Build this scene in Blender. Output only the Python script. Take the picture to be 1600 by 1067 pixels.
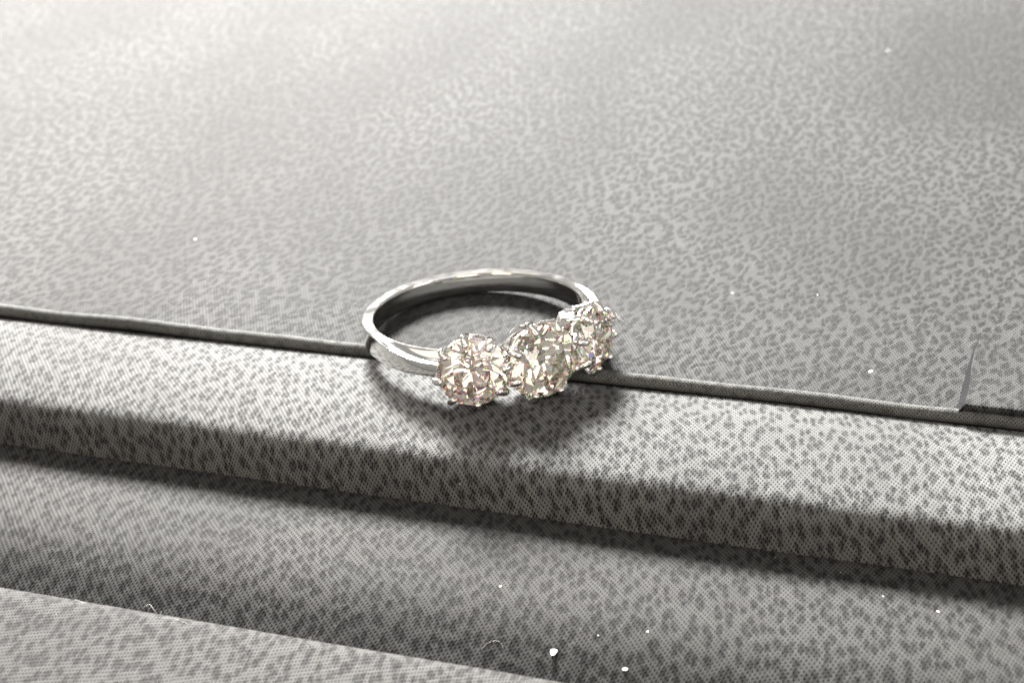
import bpy, bmesh, math, random
from mathutils import Vector, Matrix, noise
PI = math.pi
S = 0.001                                   # everything below is written in millimetres
for o in list(bpy.data.objects):
    bpy.data.objects.remove(o, do_unlink=True)
scene = bpy.context.scene
C = scene.collection

# ---------------------------------------------------------------- camera
cd = bpy.data.cameras.new('camera')
cd.sensor_width = 36.0
cd.lens = 54.0
cd.clip_start = 0.005
cd.clip_end = 20.0
cam = bpy.data.objects.new('camera', cd)
C.objects.link(cam)
right = Vector((0.95254, 0.30039, -0.0493))
up = Vector((-0.09987, 0.46137, 0.88157))
back = Vector((0.28756, -0.83481, 0.46947))
m = Matrix((right, up, back)).transposed().to_4x4()
m.translation = Vector((38.872, -104.689, 59.031)) * S
cam.matrix_world = m
cd.dof.use_dof = True
cd.dof.focus_distance = 0.111
cd.dof.aperture_fstop = 54.0 / 0.95
scene.camera = cam

# ---------------------------------------------------------------- world: a plain dim room
w = bpy.data.worlds.new('World')
scene.world = w
w.use_nodes = True
bg = w.node_tree.nodes['Background']
bg.inputs[0].default_value = (1.0, 0.97, 0.93, 1)
bg.inputs[1].default_value = 0.44

# ---------------------------------------------------------------- lamps
def lamp(name, pos, target, power, sx, sy=None, col=(1, 1, 1)):
    l = bpy.data.lights.new(name, 'AREA')
    l.energy = power
    l.color = col
    if sy:
        l.shape = 'RECTANGLE'; l.size = sx * S; l.size_y = sy * S
    else:
        l.shape = 'DISK'; l.size = sx * S
    o = bpy.data.objects.new(name, l)
    C.objects.link(o)
    p = Vector(pos) * S
    o.location = p
    o.rotation_euler = (Vector(target) * S - p).to_track_quat('-Z', 'Y').to_euler()
    return o
lamp('desk_lamp', (-305, 625, 470), (0, 0, 0), 66.0, 230, None, (1.0, 0.985, 0.955))
lamp('left_fill', (-255, 190, 150), (-60, 10, 0), 2.8, 130, None, (1.0, 0.93, 0.89))  # added fill for the pinkish glow over the left side
# unseen fill lights, added to give the stones and the band something to mirror
lamp('overhead_fill', (100, -700, 1300), (0, 0, 0), 4.2, 1100, 800, (1.0, 0.90, 0.78))
lamp('overhead_fill', (-650, -500, 1100), (0, 0, 0), 2.6, 800, 700, (1.0, 0.88, 0.70))
lamp('overhead_fill', (900, -450, 1000), (0, 0, 0), 2.6, 800, 700, (0.97, 0.97, 1.0))
lamp('warm_fill', (-250, -1250, 420), (0, 0, 0), 2.4, 500, 450, (1.0, 0.78, 0.58))  # warm fills added low around the front to brighten the facets
lamp('warm_fill', (600, -1100, 330), (0, 0, 0), 2.4, 500, 450, (1.0, 0.90, 0.74))
lamp('warm_fill', (1250, -120, 480), (0, 0, 0), 2.4, 500, 450, (1.0, 0.93, 0.80))
lamp('glint_strip', (-300, 500, 1700), (0, 0, 0), 2.0, 1100, 60, (1.0, 0.97, 0.9))  # thin overhead strip added for glints on metal and stones

scene.view_settings.view_transform = 'Standard'
scene.view_settings.look = 'None'
scene.view_settings.exposure = 0.0
scene.view_settings.gamma = 1.0
cy = scene.cycles
cy.max_bounces = 24
cy.transmission_bounces = 24
cy.glossy_bounces = 16
cy.diffuse_bounces = 4
cy.caustics_reflective = False
cy.caustics_refractive = False
cy.sample_clamp_indirect = 12.0

# ---------------------------------------------------------------- node helper
class NT:
    def __init__(self, name):
        self.m = bpy.data.materials.new(name)
        self.m.use_nodes = True
        self.t = self.m.node_tree
        self.t.nodes.clear()
    def n(self, typ, **kw):
        nd = self.t.nodes.new(typ)
        ins = kw.pop('ins', {})
        for k, v in kw.items():
            setattr(nd, k, v)
        for k, v in ins.items():
            if isinstance(v, bpy.types.NodeSocket):
                self.t.links.new(v, nd.inputs[k])
            else:
                nd.inputs[k].default_value = v
        return nd
    def math(self, op, a, b=None, c=None, clamp=False):
        nd = self.n('ShaderNodeMath', operation=op, use_clamp=clamp)
        for i, v in enumerate((a, b, c)):
            if v is None: continue
            if isinstance(v, bpy.types.NodeSocket): self.t.links.new(v, nd.inputs[i])
            else: nd.inputs[i].default_value = v
        return nd.outputs[0]
    def smooth(self, x, a, b, lo=0.0, hi=1.0):
        nd = self.n('ShaderNodeMapRange', interpolation_type='SMOOTHSTEP')
        self.t.links.new(x, nd.inputs[0])
        for i, v in zip((1, 2, 3, 4), (a, b, lo, hi)): nd.inputs[i].default_value = v
        return nd.outputs[0]
    def mix(self, f, a, b):
        nd = self.n('ShaderNodeMix', data_type='RGBA')
        for i, v in ((0, f), (6, a), (7, b)):
            if isinstance(v, bpy.types.NodeSocket): self.t.links.new(v, nd.inputs[i])
            else: nd.inputs[i].default_value = v
        return nd.outputs[2]
    def out(self, sh):
        o = self.n('ShaderNodeOutputMaterial')
        self.t.links.new(sh, o.inputs[0])
        return self.m

# ---------------------------------------------------------------- materials
def fabric(name, weave_angle=42.0, grain_angle=20.0, gsx=1.0, gsy=1.0, light=(0.092, 0.0945, 0.0912), dark=(0.005, 0.0052, 0.005), spot=1.0, grain=0.9, vary=0.4, worm=0.8, thr=(0.42, 0.17), patch=0.3):
    """printed leather-grain cloth: UV is in millimetres along the cloth"""
    t = NT(name)
    uv = t.n('ShaderNodeTexCoord').outputs['UV']
    wob = t.n('ShaderNodeTexNoise', noise_dimensions='2D', ins={'Vector': uv, 'Scale': 0.05, 'Detail': 1.0})
    wv = t.n('ShaderNodeVectorMath', operation='MULTIPLY_ADD', ins={0: wob.outputs['Color'], 1: (1.5, 1.5, 0), 2: uv}).outputs[0]
    # weave: two thread directions with a pinhole at each crossing gap
    mp = t.n('ShaderNodeMapping', ins={'Vector': wv, 'Rotation': (0, 0, math.radians(weave_angle))})
    sp = t.n('ShaderNodeSeparateXYZ', ins={0: mp.outputs[0]})
    k = 2 * PI / 0.205
    cx = t.math('MULTIPLY_ADD', t.math('COSINE', t.math('MULTIPLY', sp.outputs[0], k)), 0.5, 0.5)
    cyv = t.math('MULTIPLY_ADD', t.math('COSINE', t.math('MULTIPLY', sp.outputs[1], k)), 0.5, 0.5)
    # uneven threads: each one a little lighter or darker, thicker or thinner
    tr = []
    for sc in ((4.6, 0.12, 1), (0.12, 4.6, 1)):
        tm = t.n('ShaderNodeMapping', ins={'Vector': mp.outputs[0], 'Scale': sc})
        tr.append(t.n('ShaderNodeTexNoise', noise_dimensions='2D', ins={'Vector': tm.outputs[0], 'Scale': 1.0, 'Detail': 1.0}).outputs['Fac'])
    thread = t.math('ADD', tr[0], tr[1])
    hole = t.math('POWER', t.math('MULTIPLY', cx, cyv), 1.35)
    # printed grain
    wob2 = t.n('ShaderNodeTexNoise', noise_dimensions='2D', ins={'Vector': uv, 'Scale': 0.9, 'Detail': 2.0})
    gv = t.n('ShaderNodeVectorMath', operation='MULTIPLY_ADD', ins={0: wob2.outputs['Color'], 1: (worm, worm, 0), 2: uv}).outputs[0]
    gr = t.n('ShaderNodeMapping', ins={'Vector': gv, 'Rotation': (0, 0, math.radians(grain_angle))})
    gm = t.n('ShaderNodeMapping', ins={'Vector': gr.outputs[0], 'Scale': (gsx, gsy, 1)})
    vor = t.n('ShaderNodeTexVoronoi', feature='SMOOTH_F1', voronoi_dimensions='2D', ins={'Vector': gm.outputs[0], 'Scale': grain, 'Smoothness': 0.2, 'Randomness': 0.82})
    big = t.n('ShaderNodeTexNoise', noise_dimensions='2D', ins={'Vector': gm.outputs[0], 'Scale': 1.9, 'Detail': 3.0, 'Roughness': 0.6})
    d = t.math('ADD', vor.outputs['Distance'], t.math('MULTIPLY_ADD', big.outputs['Fac'], vary, -0.5 * vary))
    blob = t.smooth(d, thr[0], thr[1])
    blob = t.math('MULTIPLY', blob, spot)
    fine = t.n('ShaderNodeTexNoise', noise_dimensions='2D', ins={'Vector': uv, 'Scale': 4.2, 'Detail': 2.0})
    fn = t.smooth(fine.outputs['Fac'], 0.35, 0.68)
    # how deep each pinhole reads: deeper in the printed blotches and at random
    hs = t.math('ADD', t.math('MULTIPLY', blob, 0.7), t.math('MULTIPLY_ADD', fn, 0.6, 0.85))
    hs = t.math('MULTIPLY', hs, t.math('MULTIPLY_ADD', thread, 1.1, -0.1))
    hd = t.math('MULTIPLY', hole, hs, clamp=True)
    tone = t.math('MULTIPLY', blob, t.math('MULTIPLY_ADD', fn, 0.4, 0.42))
    fac = t.math('SUBTRACT', 1.0, t.math('MULTIPLY', t.math('SUBTRACT', 1.0, tone), t.math('SUBTRACT', 1.0, hd)), clamp=True)
    lo = t.n('ShaderNodeTexNoise', noise_dimensions='2D', ins={'Vector': uv, 'Scale': 0.04, 'Detail': 3.0})
    base = t.mix(fac, (*light, 1), (*dark, 1))
    base = t.mix(t.smooth(lo.outputs['Fac'], 0.32, 0.68, 0.0, patch), base, (0.026, 0.026, 0.0255, 1))
    base = t.n('ShaderNodeHueSaturation', ins={'Value': t.math('MULTIPLY_ADD', thread, 0.5, 0.5), 'Color': base}).outputs[0]
    h = t.math('ADD', t.math('MULTIPLY', hole, -0.55), t.math('MULTIPLY', blob, -0.8))
    bp = t.n('ShaderNodeBump', ins={'Strength': 0.6, 'Distance': 0.00009, 'Height': h})
    p = t.n('ShaderNodeBsdfPrincipled', ins={'Base Color': base, 'Roughness': 0.72, 'Specular IOR Level': 0.05, 'Normal': bp.outputs[0]})
    return t.out(p.outputs[0])

def metal(name, col=(0.70, 0.69, 0.668), rough=0.10):
    t = NT(name)
    uv = t.n('ShaderNodeTexCoord').outputs['Object']
    n1 = t.n('ShaderNodeTexNoise', ins={'Vector': uv, 'Scale': 900.0, 'Detail': 3.0})
    n2 = t.n('ShaderNodeTexNoise', ins={'Vector': uv, 'Scale': 260.0, 'Detail': 2.0})
    r = t.math('MULTIPLY_ADD', n1.outputs['Fac'], 0.14, rough - 0.07)
    bp = t.n('ShaderNodeBump', ins={'Strength': 0.25, 'Distance': 0.00005, 'Height': t.math('ADD', n2.outputs['Fac'], t.math('MULTIPLY', n1.outputs['Fac'], 0.2))})
    p = t.n('ShaderNodeBsdfPrincipled', ins={'Base Color': (*col, 1), 'Metallic': 1.0, 'Roughness': r, 'Normal': bp.outputs[0]})
    return t.out(p.outputs[0])

def diamond_mat(name, tint):
    t = NT(name)
    gs = []
    for i, ior in enumerate((2.40, 2.42, 2.445)):
        c = [0, 0, 0, 1]; c[i] = tint[i]
        gs.append(t.n('ShaderNodeBsdfGlass', ins={'Color': tuple(c), 'Roughness': 0.0, 'IOR': ior}).outputs[0])
    a = t.n('ShaderNodeAddShader', ins={0: gs[0], 1: gs[1]})
    b = t.n('ShaderNodeAddShader', ins={0: a.outputs[0], 1: gs[2]})
    g = t.n('ShaderNodeBsdfGlass', ins={'Color': (*tint, 1), 'Roughness': 0.0, 'IOR': 2.42})
    return t.out(t.n('ShaderNodeMixShader', ins={0: 0.09, 1: g.outputs[0], 2: b.outputs[0]}).outputs[0])

def plain(name, col, rough=0.7, spec=0.3):
    t = NT(name)
    uv = t.n('ShaderNodeTexCoord').outputs['Object']
    n1 = t.n('ShaderNodeTexNoise', ins={'Vector': uv, 'Scale': 6000.0, 'Detail': 2.0})
    c = t.mix(n1.outputs['Fac'], (*[v * 0.75 for v in col], 1), (*[min(1, v * 1.15) for v in col], 1))
    p = t.n('ShaderNodeBsdfPrincipled', ins={'Base Color': c, 'Roughness': rough, 'Specular IOR Level': spec})
    return t.out(p.outputs[0])

M_panel = fabric('panel_cloth', 45, 60, 1.15, 1.0, light=(0.064, 0.0645, 0.0632), grain=1.3, vary=0.5, worm=0.8, thr=(0.60, 0.16), patch=0.55)
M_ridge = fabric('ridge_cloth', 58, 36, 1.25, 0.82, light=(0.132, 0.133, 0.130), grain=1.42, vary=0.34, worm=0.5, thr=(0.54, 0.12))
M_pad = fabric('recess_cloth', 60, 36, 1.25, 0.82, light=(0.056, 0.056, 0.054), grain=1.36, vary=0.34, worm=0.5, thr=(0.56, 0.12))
M_front = fabric('front_cloth', 14, 30, 1.2, 0.85, light=(0.078, 0.0762, 0.0745), grain=1.4, vary=0.5, worm=0.5, thr=(0.56, 0.12))
M_bead = fabric('piping_cloth', 45, 10, 1.0, 1.0, light=(0.13, 0.133, 0.128), spot=0.4)
M_edge = fabric('cut_edge', 45, 10, 1.0, 1.0, light=(0.007, 0.0072, 0.0085), dark=(0.003, 0.003, 0.003), spot=0.3)
M_board = plain('board', (0.03, 0.03, 0.03), 0.9)
M_metal = metal('white_gold')
M_claw = metal('claw_white_gold', (0.83, 0.80, 0.76), 0.10)
M_d1 = diamond_mat('champagne_diamond', (0.996, 0.968, 0.942))
M_d2 = diamond_mat('straw_diamond', (0.994, 0.976, 0.942))
M_d3 = diamond_mat('pale_diamond', (0.995, 0.98, 0.955))
M_dust = plain('dust', (0.5, 0.49, 0.46))
M_dusty = plain('dust_yellow', (0.80, 0.70, 0.40))
M_fibre = plain('fibre', (0.4, 0.39, 0.37))

# ---------------------------------------------------------------- object helpers
def link(name, me, mat, parent=None):
    o = bpy.data.objects.new(name, me)
    C.objects.link(o)
    if mat and not me.materials: me.materials.append(mat)
    if parent: o.parent = parent
    return o
def tag(o, label=None, cat=None, group=None, kind=None):
    for k, v in (('label', label), ('category', cat), ('group', group), ('kind', kind)):
        if v: o[k] = v
    return o
def empty(name, mat=None):
    o = bpy.data.objects.new(name, None)
    o.empty_display_size = 0.002
    C.objects.link(o)
    if mat is not None: o.matrix_world = mat
    return o
def mesh_of(name, verts, faces, uvs=None, smooth=True, sharp=None):
    me = bpy.data.meshes.new(name)
    me.from_pydata([Vector(v) * S for v in verts], [], faces)
    if uvs:
        l = me.uv_layers.new(name='UVMap')
        for lp in me.loops: l.data[lp.index].uv = uvs[lp.vertex_index]
    if smooth:
        me.shade_smooth()
        if sharp: me.set_sharp_from_angle(angle=math.radians(sharp))
    me.validate(); me.update()
    return me

def fillet(pts, n=7):
    """pts: list of (y, z, radius) -> rounded polyline"""
    out = []
    for i, (y, z, r) in enumerate(pts):
        P = Vector((y, z))
        if r <= 0 or i in (0, len(pts) - 1):
            out.append(P); continue
        A = Vector(pts[i - 1][:2]) - P; B = Vector(pts[i + 1][:2]) - P
        la, lb = A.length, B.length
        A.normalize(); B.normalize()
        ang = A.angle(B)
        d = min(r / math.tan(ang / 2), 0.48 * la, 0.48 * lb)
        a, b = P + A * d, P + B * d
        for k in range(n + 1):
            u = k / n
            out.append(a * (1 - u) ** 2 + P * 2 * u * (1 - u) + b * u * u)
    return out
def dense(pl, step):
    out = [pl[0]]
    for a, b in zip(pl, pl[1:]):
        n = max(1, int((b - a).length / step))
        for k in range(1, n + 1): out.append(a.lerp(b, k / n))
    return out
SURF = {}
def height(part, x, y):
    prof, amp, freq, seed = SURF[part]
    best = -99
    for a, b in zip(prof, prof[1:]):
        if min(a.x, b.x) <= y <= max(a.x, b.x) and abs(a.x - b.x) > 1e-6:
            best = max(best, a.y + (b.y - a.y) * (y - a.x) / (b.x - a.x))
    return best + amp * noise.noise(Vector((x * freq, y * freq, seed)))
def sweep(name, prof, x0, x1, step, mat, parent, stretch=1.0, u0=0.0, amp=0.0, freq=0.05, seed=0.0, closed=True, v0=0.0):
    """prof (y,z) polyline swept along x; the cloth's UV is measured along the surface"""
    SURF[name] = (prof, amp, freq, seed)
    nx = int((x1 - x0) / step) + 1
    arc = [0.0]
    for a, b in zip(prof, prof[1:]): arc.append(arc[-1] + (b - a).length)
    V, U, F = [], [], []
    np_ = len(prof)
    for i in range(nx):
        x = x0 + (x1 - x0) * i / (nx - 1)
        for j, q in enumerate(prof):
            dz = amp * noise.noise(Vector((x * freq, q.x * freq, seed))) if amp else 0
            dy = amp * noise.noise(Vector((x * freq * 2, 7.3, seed + arc[j] * 0.02))) if amp else 0
            V.append((x, q.x + dy * 0.6, q.y + dz)); U.append((x + u0, v0 + arc[j] / stretch))
    for i in range(nx - 1):
        for j in range(np_ - 1):
            a = i * np_ + j
            F.append((a, a + 1, a + np_ + 1, a + np_))
    if closed:                                           # end caps and the underside
        F.append(tuple(range(np_)))
        F.append(tuple((nx - 1) * np_ + j for j in range(np_ - 1, -1, -1)))
        for i in range(nx - 1):
            a = i * np_
            F.append((a, a + np_, a + 2 * np_ - 1, a + np_ - 1))
    return link(name, mesh_of(name, V, F, U, sharp=50 if closed else None), mat, parent)

# ---------------------------------------------------------------- the case
case = empty('jewellery_case')
tag(case, 'grey leather-grain cloth jewellery case with stepped ridges under the ring', 'jewellery case')
XL, XR = -190.0, 170.0
# big flat panel behind, slightly padded
pp = dense(fillet([(-3.2, -4.5, 0), (-3.2, -0.05, 0.3), (6, 0.0, 30), (60, 0.1, 60), (210, 0.0, 2), (210, -4.5, 0)]), 3.0)
sweep('display_panel', pp, XL, XR, 3.0, M_panel, case, stretch=1.8, amp=0.35, freq=0.022, seed=2.1)
# rolled cloth bead along the near edge of the panel
bead = [Vector((-3.38 + 0.55 * math.cos(a), -0.22 + 0.55 * math.sin(a))) for a in [math.radians(d) for d in range(150, -211, -15)]]
sweep('piping', bead, XL, XR, 0.8, M_bead, case, stretch=1.0, amp=0.13, freq=0.16, seed=5.5, closed=False)
# raised ridge the stones rest on
rp = dense(fillet([(-3.97, -7.0, 0), (-3.97, -0.55, 0.25), (-8.5, 0.1, 20), (-13, 0.12, 20), (-17.9, -0.3, 2.4), (-18.25, -3.9, 0.0), (-18.25, -7.0, 0)]), 0.8)[::1]
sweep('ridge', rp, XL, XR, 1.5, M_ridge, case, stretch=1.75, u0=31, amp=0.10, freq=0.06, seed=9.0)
# recessed pad between the ridge and the front bar
tp = dense(fillet([(-18.2, -9.0, 0), (-18.2, -3.75, 0.2), (-24, -3.45, 18), (-29.5, -3.5, 12), (-36.6, -7.0, 3), (-36.6, -9.0, 0)]), 0.8)
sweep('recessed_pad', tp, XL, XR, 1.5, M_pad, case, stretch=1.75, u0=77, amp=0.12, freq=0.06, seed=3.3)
# front bar
fp = dense(fillet([(-36.3, -9.0, 0), (-34.9, -2.35, 2.2), (-44, -2.2, 20), (-62, -2.6, 2), (-63, -9.0, 0)]), 0.8)
sweep('front_bar', fp, XL, XR, 1.5, M_front, case, stretch=1.75, u0=13, amp=0.12, freq=0.05, seed=6.1)
# board all the cloth parts are glued to
V = [(x, y, z) for x in (XL, XR) for y in (-63, 210) for z in (-12.0, -6.8)]
base = link('base_board', mesh_of('base_board', V, [(0, 1, 3, 2), (4, 6, 7, 5), (0, 4, 5, 1), (2, 3, 7, 6), (0, 2, 6, 4), (1, 5, 7, 3)], smooth=False), M_board, case)
# cloth flap over the panel at the right, its raw left edge showing
def flap():
    V, U, F = [], [], []
    prof = fillet([(-3.30, -0.10, 0), (-3.78, 0.95, 0.45), (0, 0.70, 10), (9.2, 0.36, 0.5), (9.45, 0.02, 0)], 8)
    prof = dense(prof, 0.5)
    arc = [0.0]
    for a_, b_ in zip(prof, prof[1:]): arc.append(arc[-1] + (b_ - a_).length)
    nx, q = 70, len(prof)
    for i in range(nx + 1):
        for j, p in enumerate(prof):
            v = max(0.0, min(1.0, (p.x + 3.6) / 13.0))
            xl = 38.55 + 0.62 * v + 0.10 * math.sin(v * 8) + 0.05 * noise.noise(Vector((v * 9, 0, 2)))
            if i == 0: x, z = xl - 0.2 - 0.55 * (1 - v) ** 2, min(p.y, 0.07 if p.x > -3.2 else -0.3)
            elif i == 1: x, z = xl - 0.03, p.y - 0.04
            else:
                x = xl + (XR - 1 - xl) * ((i - 2) / (nx - 2)) ** 1.8
                z = p.y
            z += 0.03 * noise.noise(Vector((x * .35, p.x * .35, 1)))
            V.append((x, p.x, z)); U.append((x + 200, arc[j] / 1.8))
    for i in range(nx):
        for j in range(q - 1):
            F.append((i * q + j, (i + 1) * q + j, (i + 1) * q + j + 1, i * q + j + 1))
    nsurf = len(F)
    for i in range(nx):                                   # underside
        F.append((i * q, i * q + q - 1, (i + 1) * q + q - 1, (i + 1) * q))
    F.append(tuple(range(q - 1, -1, -1))); F.append(tuple(nx * q + j for j in range(q)))
    me = mesh_of('cloth_flap', V, F, U, sharp=40)
    me.materials.append(M_panel); me.materials.append(M_edge)
    for k in list(range(q - 1)) + list(range(nsurf, len(F))): me.polygons[k].material_index = 1
    o = link('cloth_flap', me, None, case)
    o['label'] = 'square cloth flap with a raw cut edge lying on the panel'
flap()

# ---------------------------------------------------------------- the ring
Rw = Matrix(((0.99278, -0.10688, -0.0545), (0.1112, 0.99028, 0.08358), (0.04504, -0.08903, 0.99501)))
HW = 0.95
rc = Vector((0, 0, 1.943))
mw = Rw.to_4x4()
mw.translation = (rc - Rw @ Vector((0, 0, HW))) * S
ring = empty('diamond_ring', mw)
tag(ring, 'white metal ring with three round diamonds in claw settings, lying on its side', 'ring')
ZC = HW                                      # height of the band's middle plane in ring space
RG, TH0, DL = 10.85, math.radians(-50.2), math.radians(30.0)

def sstep(a, b, x):
    t = max(0.0, min(1.0, (x - a) / (b - a))); return t * t * (3 - 2 * t)
def band():
    V, F = [], []
    n = 240
    for i in range(n):
        th = 2 * PI * i / n
        s = abs((math.degrees(th - TH0) + 180) % 360 - 180)       # degrees from the middle stone
        k = 1 - sstep(42, 92, s)                                    # shoulders: 1 at the heads
        under = 1 - sstep(34, 41, s)                                # thin bridge below the heads
        ri = 8.45
        ro = 9.42 + 1.15 * k
        ro = ro * (1 - under) + 8.3 * under
        ri = ri * (1 - under) + 7.8 * under
        hi = 0.92 * (1 - under) + 0.8 * under                       # half height at the inner rim
        ho = (0.92 - 0.40 * k) * (1 - under) + 0.8 * under          # and at the outer edge, sinking towards the heads
        g = 0.58 * k * (1 - under)                                  # hollow between the two
        wi = 0.12 + 0.06 * k
        span = ro - ri
        wo = min(0.24, span * 0.25)
        ra, rb = ri + 0.09 + wi, ro - wo
        L = lambda u: (ra + (rb - ra) * u, hi + (ho - hi) * u - g * math.sin(PI * min(1, max(0, u))) ** 0.7)
        sec = [(ri - 0.02, 0), (ri, hi * 0.72), (ri + 0.04, hi * 0.94), (ri + 0.09, hi), (ra, hi), L(0.12), L(0.35), L(0.65), L(0.88),
               (rb, ho), (ro - 0.10, ho), (ro - 0.03, ho * 0.93), (ro + 0.02, ho * 0.6), (ro + 0.04, 0)]
        sec = sec + [(r, -z) for r, z in sec[-2:0:-1]]
        for r, z in sec:
            V.append((r * math.cos(th), r * math.sin(th), z + ZC))
    q = len(sec)
    for i in range(n):
        for j in range(q):
            a, b = i * q, ((i + 1) % n) * q
            F.append((a + j, a + (j + 1) % q, b + (j + 1) % q, b + j))
    return mesh_of('band', V, F, sharp=38)
link('band', band(), M_metal, ring)

def lathe(prof, n, closed_prof=False, zfun=None):
    V, F = [], []
    q = len(prof)
    for i in range(n):
        a = 2 * PI * i / n
        for j, (r, z) in enumerate(prof):
            V.append((r * math.cos(a), r * math.sin(a), z + (zfun(a, j) if zfun else 0)))
    for i in range(n):
        b = (i + 1) % n
        for j in range(q if closed_prof else q - 1):
            k = (j + 1) % q
            F.append((i * q + j, b * q + j, b * q + k, i * q + k))
    return V, F
def tube(pts, radii, seg=12, cap=True):
    """tapered tube with rounded ends"""
    pts = [Vector(p) for p in pts]
    V, F = [], []
    n = len(pts)
    ref = Vector((0, 0, 1))
    for i, p in enumerate(pts):
        t = (pts[min(i + 1, n - 1)] - pts[max(i - 1, 0)]).normalized()
        a = t.cross(ref)
        if a.length < 1e-3: a = t.cross(Vector((1, 0, 0)))
        a.normalize(); b = t.cross(a).normalized()
        for k in range(seg):
            an = 2 * PI * k / seg
            V.append(p + (a * math.cos(an) + b * math.sin(an)) * radii[i])
    for i in range(n - 1):
        for k in range(seg):
            F.append((i * seg + k, i * seg + (k + 1) % seg, (i + 1) * seg + (k + 1) % seg, (i + 1) * seg + k))
    if cap:
        F.append(tuple(range(seg - 1, -1, -1))); F.append(tuple((n - 1) * seg + k for k in range(seg)))
    return V, F
def spline(pts, n):
    P = [Vector(p) for p in pts]
    P = [P[0] * 2 - P[1]] + P + [P[-1] * 2 - P[-2]]
    out = []
    for i in range(1, len(P) - 2):
        for k in range(n):
            u = k / n
            out.append(0.5 * ((2 * P[i]) + (P[i + 1] - P[i - 1]) * u + (2 * P[i - 1] - 5 * P[i] + 4 * P[i + 1] - P[i + 2]) * u * u + (3 * P[i] - P[i - 1] - 3 * P[i + 1] + P[i + 2]) * u ** 3))
    out.append(P[-2]); return out

def gem(a, table=0.54, crown=0.17, pav=0.43, low=0.76, girdle=0.035, culet=0.035, jit=0.0, seed=1):
    """old round brilliant, girdle radius a: table, stars, kites, upper and lower girdle facets, pavilion mains, culet"""
    rnd = random.Random(seed)
    J = lambda: 1 + rnd.uniform(-jit, jit)
    hc, hp = crown * 2 * a, pav * 2 * a
    tr = table * a
    V, F = [], []
    def add(r, ang, z): V.append((r * math.cos(ang), r * math.sin(ang), z)); return len(V) - 1
    st = PI / 4
    T_ = [add(tr, i * st, hc) for i in range(8)]
    # kite middles sit on the crown mains' plane (mains centred on the table's corners)
    f = 0.5
    rk = tr + (a - tr) * f
    c8 = math.cos(PI / 8)
    K = [add(rk, (i + .5) * st, girdle * a + (hc - girdle * a) * (1 - (rk * c8 - tr) / (a - tr))) for i in range(8)]
    G = [add(a, i * st / 2, girdle * a) for i in range(16)]
    H = [add(a, i * st / 2, -girdle * a) for i in range(16)]
    rl = a * (1 - low)
    L_ = [add(rl, (i + .5) * st, -girdle * a - (hp - girdle * a) * (1 - (rl * c8 - culet * a) / (a - culet * a))) for i in range(8)]
    Q = [add(culet * a, (i) * st, -hp) for i in range(8)]
    F.append(tuple(T_))
    for i in range(8):
        j = (i + 1) % 8
        F.append((T_[i], K[i], T_[j]))                                   # star
        F.append((T_[j], K[i], G[(2 * i + 2) % 16], K[j]))               # kite
        F.append((K[i], G[2 * i], G[(2 * i + 1) % 16])); F.append((K[i], G[(2 * i + 1) % 16], G[(2 * i + 2) % 16]))
        F.append((L_[i], H[(2 * i + 1) % 16], H[2 * i])); F.append((L_[i], H[(2 * i + 2) % 16], H[(2 * i + 1) % 16]))
        F.append((L_[i], Q[i], Q[j]) if False else (L_[i], Q[j], L_[j], H[(2 * i + 2) % 16]))
        F.append((L_[i], Q[i], Q[j]))
    for i in range(16):
        k = (i + 1) % 16
        F.append((G[i], H[i], H[k], G[k]))
    F.append(tuple(Q[::-1]))
    bm = bmesh.new()
    vs = [bm.verts.new(Vector(v) * S) for v in V]
    for f_ in F: bm.faces.new([vs[k] for k in f_])
    bmesh.ops.triangulate(bm, faces=[x for x in bm.faces if len(x.verts) == 4])
    bmesh.ops.recalc_face_normals(bm, faces=bm.faces)
    me = bpy.data.meshes.new('diamond')
    bm.to_mesh(me); bm.free()
    return me

def setting_mesh(a):
    sc = a / 2.75
    V, F = [], []
    def put(vf):
        o = len(V); V.extend(vf[0]); F.extend([tuple(x + o for x in f) for f in vf[1]])
    # cup with a scalloped upper edge
    sca = lambda ang, j: (0.22 * math.cos(8 * ang) * sc if j in (2, 3) else 0)
    put(lathe([(2.1 * sc, -2.6), (2.15 * sc, -2.2), (2.42 * sc, -1.2), (2.26 * sc, -1.17), (1.95 * sc, -2.2), (1.9 * sc, -2.6)], 64, True, sca))
    # gallery rail just below the girdle
    rp_ = [(2.42 * sc + 0.17 * math.cos(t), -0.62 + 0.20 * math.sin(t)) for t in [2 * PI * k / 10 for k in range(10)]]
    put(lathe(rp_, 64, True, lambda ang, j: 0.12 * math.cos(8 * ang)))
    return mesh_of('gem_setting', V, F, sharp=45)
def claw_mesh(a):
    sc = a / 2.75
    p = spline([(2.2 * sc, 0, -2.0), (2.4 * sc, 0, -1.25), (2.62 * sc, 0, -0.55), (a + 0.14, 0, 0.05), (a + 0.02, 0, 0.36), (a - 0.30, 0, 0.62), (a - 0.52, 0, 0.68)], 4)
    n = len(p)
    r = []
    for i in range(n):
        u = i / (n - 1)
        r.append(0.22 + 0.08 * math.sin(min(1, u * 1.1) * PI * 0.6))
    r[-1] = 0.09; r[-2] = 0.21; r[-3] = 0.27; r[0] = 0.12
    V, F = tube(p, r, 12)
    return mesh_of('claw', V, F, sharp=60)

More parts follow.
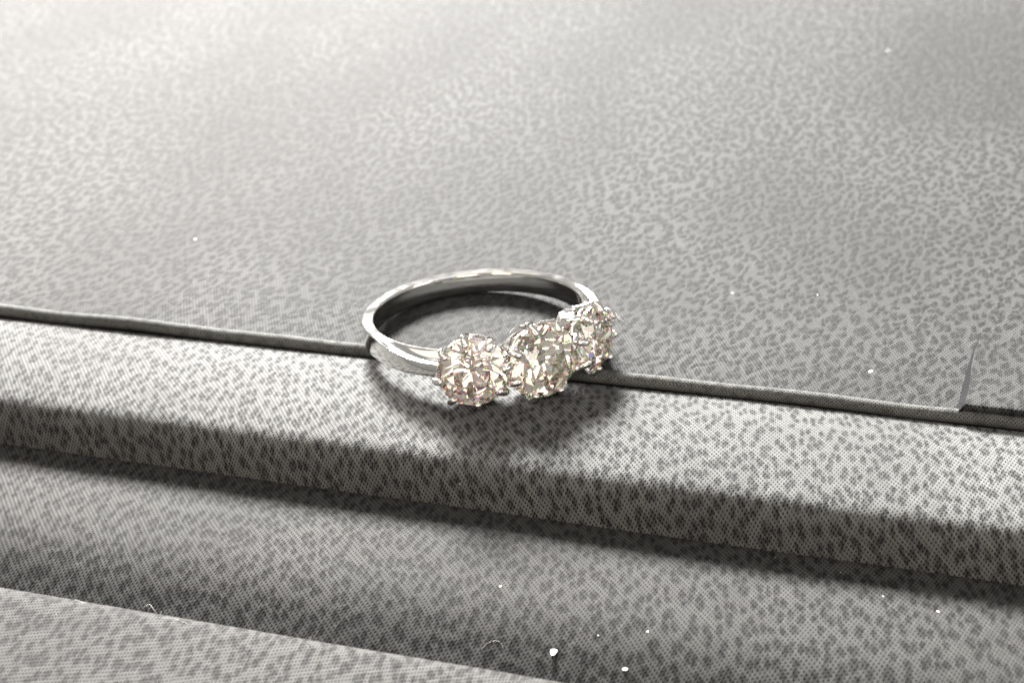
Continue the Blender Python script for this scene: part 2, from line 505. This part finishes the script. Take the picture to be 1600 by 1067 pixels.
stones = (
    (-0.975, 2.76, M_d1, 8, 'left hand champagne tinted diamond with a star of facets facing out', dict(table=0.54, crown=0.165, low=0.45, culet=0.09, seed=3)),
    (0, 3.0, M_d2, 20, 'middle straw tinted diamond, the largest of the three', dict(table=0.52, crown=0.175, low=0.40, culet=0.10, seed=5)),
    (0.965, 2.62, M_d3, 31, 'right hand pale diamond seen from the side', dict(table=0.58, crown=0.16, low=0.5, culet=0.07, seed=8)),
)
rnd = random.Random(11)
setA, clawA = {}, {}
for k, a, mat, turn, lab, kw in stones:
    th = TH0 + k * DL
    n = Vector((math.cos(th), math.sin(th), 0)); z = Vector((0, 0, 1)); t = z.cross(n)
    R = Matrix((t, z, n)).transposed()
    mm = (R @ Matrix.Rotation(math.radians(turn), 3, 'Z')).to_4x4()
    mm.translation = (n * RG + z * ZC) * S
    if a not in setA: setA[a], clawA[a] = setting_mesh(a), claw_mesh(a)
    st = link('gem_setting', setA[a], M_metal, ring)
    st.matrix_local = mm
    for c in range(8):
        cl = link('claw', clawA[a], M_claw, st)
        cl.matrix_local = Matrix.Rotation(c * PI / 4 + rnd.uniform(-.06, .06), 4, 'Z') @ Matrix.Rotation(rnd.uniform(-.03, .03), 4, 'Y')
    g = link('diamond', gem(a, jit=0.02, **kw), mat, ring)
    g.matrix_local = mm @ Matrix.Rotation(PI / 8 * 0.6, 4, 'Z') @ Matrix.Rotation(rnd.uniform(-.03, .03), 4, 'X')
    g['label'] = lab

# ---------------------------------------------------------------- dust and lint
def speck(pos, r, label, mat=None, seed=0, flat=0.22, lx=1.0):
    bm = bmesh.new()
    bmesh.ops.create_icosphere(bm, subdivisions=1, radius=1.0)
    rr = random.Random(seed * 17 + 3)
    for v in bm.verts:                                   # an angular crumb
        d = rr.uniform(0.55, 1.25)
        v.co = Vector((v.co.x * d * lx, v.co.y * d, v.co.z * rr.uniform(0.6, 1.1) * flat)) * r * S
    me = bpy.data.meshes.new('dust_speck'); bm.to_mesh(me); bm.free()
    o = link('dust_speck', me, mat or M_dust)
    x, y, z = pos
    if isinstance(z, str): z = height(z, x, y) + r * flat * 0.45
    o.location = Vector((x, y, z)) * S
    o.rotation_euler = (0, 0, seed * 1.3)
    tag(o, label, 'dust speck', 'white specks of dust on the grey cloth')
speck((15.3, -31.35, 'recessed_pad'), 0.30, 'largest white chip of dust on the recessed pad, near the bottom', seed=1, lx=1.35)
speck((20.0, -31.7, 'recessed_pad'), 0.19, 'round white speck on the recessed pad right of the largest chip', seed=2)
speck((10.3, -26.9, 'recessed_pad'), 0.10, 'yellowish speck on the recessed pad below the middle stone', M_dusty, 3)
speck((17.8, -29.8, 'recessed_pad'), 0.08, 'tiny white speck just above and right of the largest chip', seed=4)
speck((20.8, -28.9, 'recessed_pad'), 0.09, 'pale speck on the recessed pad above the round white speck', seed=5)
speck((34.8, -21.8, 'recessed_pad'), 0.09, 'pale speck in the shade below the ridge at the far right', seed=6)
speck((38.3, -22.6, 'recessed_pad'), 0.09, 'pale speck lying rightmost on the recessed pad', seed=7, lx=1.8)
speck((31.4, 1.5, 'display_panel'), 0.19, 'bright oval white speck on the panel left of the cloth flap', seed=8, lx=1.4)
speck((-33.4, 13.6, 'display_panel'), 0.18, 'white speck on the bright left part of the panel', seed=9)
speck((25.1, 81.7, 'display_panel'), 0.2, 'pale blurred speck far back on the panel at the upper right', seed=10)
speck((18.6, 12.8, 'display_panel'), 0.13, 'bright speck on the panel behind and right of the ring', seed=11)
speck((25.7, 13.8, 'display_panel'), 0.1, 'small bright speck on the panel midway between ring and flap', seed=12)
speck((4.5, -18.2, -1.75), 0.09, 'small speck on the shaded front face of the ridge', seed=13)
speck((-18.1, -33.6, 'recessed_pad'), 0.22, 'white chip caught in the crease behind the front bar', seed=14, lx=1.5)

def fibre(pts, r, label):
    p = spline(pts, 6)
    n = len(p)
    V, F = tube(p, [r * (0.55 + 0.45 * math.sin(PI * i / (n - 1))) for i in range(n)], 6)
    c = sum((Vector(q) for q in p), Vector()) / n
    V = [Vector(v) - c for v in V]
    o = link('lint_fibre', mesh_of('lint_fibre', V, F), M_fibre)
    o.location = c * S
    tag(o, label, 'lint fibre', 'loose fibres on the cloth')
H = lambda part, pts: [(x, y, height(part, x, y) + dz) for x, y, dz in pts]
fibre([(9.9, 6.6, .12), (10.0, 6.0, .5), (10.5, 5.2, .55), (11.1, 4.7, .4), (11.7, 4.35, .12)], 0.018, 'curved white fibre on the panel just right of the right stone')
fibre(H('front_bar', [(-16.2, -36.50, .02), (-16.1, -36.55, .25), (-15.6, -36.60, .18), (-15.0, -36.65, .1)]), 0.02, 'hooked white fibre over the crease behind the front bar')
fibre(H('recessed_pad', [(-13.6, -32.9, .03), (-13.2, -32.7, .2), (-12.7, -33.0, .2), (-12.4, -33.1, .02)]), 0.022, 'short bent white fibre on the pad just above the crease')
fibre(H('recessed_pad', [(-12.2, -32.9, .03), (-12.1, -33.4, .15), (-11.6, -33.8, .1), (-11.8, -34.2, .15), (-11.2, -34.4, .05)]), 0.014, 'thin curling fibre sinking into the crease at lower left')
fibre(H('front_bar', [(-10.0, -36.75, .03), (-9.2, -36.65, .1), (-8.4, -36.65, .12), (-7.6, -36.85, .03)]), 0.014, 'thin arched fibre along the back edge of the front bar')
fibre(H('front_bar', [(0.6, -36.55, .02), (0.9, -36.55, .35), (1.0, -36.45, .6)]), 0.025, 'short fibre standing up from the back edge of the front bar')
fibre(H('recessed_pad', [(10.5, -32.0, .02), (11.0, -31.4, .03), (11.6, -31.3, .03), (12.0, -31.7, .02)]), 0.012, 'thin fibre on the recessed pad left of the largest chip')

def lint():
    r_ = random.Random(5)
    V, F = [], []
    def zone(n, x0, x1, y0, y1, z):
        for _ in range(n):
            x, y = r_.uniform(x0, x1), r_.uniform(y0, y1)
            s = r_.uniform(0.02, 0.05); zz = z(x, y) + 0.01
            o = len(V)
            V.extend([(x - s, y, zz), (x + s, y + s * .3, zz), (x, y - s, zz), (x + s * .2, y + s, zz), (x, y, zz + s), (x, y, zz - s)])
            F.extend([(o, o + 2, o + 4), (o + 2, o + 1, o + 4), (o + 1, o + 3, o + 4), (o + 3, o, o + 4), (o + 2, o, o + 5), (o + 1, o + 2, o + 5), (o + 3, o + 1, o + 5), (o, o + 3, o + 5)])
    zone(40, -45, 60, -34, -19, lambda x, y: height('recessed_pad', x, y))
    zone(14, -45, 60, -17, -5, lambda x, y: height('ridge', x, y))
    zone(25, -60, 60, 0, 60, lambda x, y: height('display_panel', x, y))
    zone(18, -40, 40, -44, -36.5, lambda x, y: height('front_bar', x, y))
    o = link('fine_dust', mesh_of('fine_dust', V, F, smooth=False), M_dust)
    tag(o, 'fine pale dust scattered thinly over the grey cloth', 'dust', None, 'stuff')
lint()
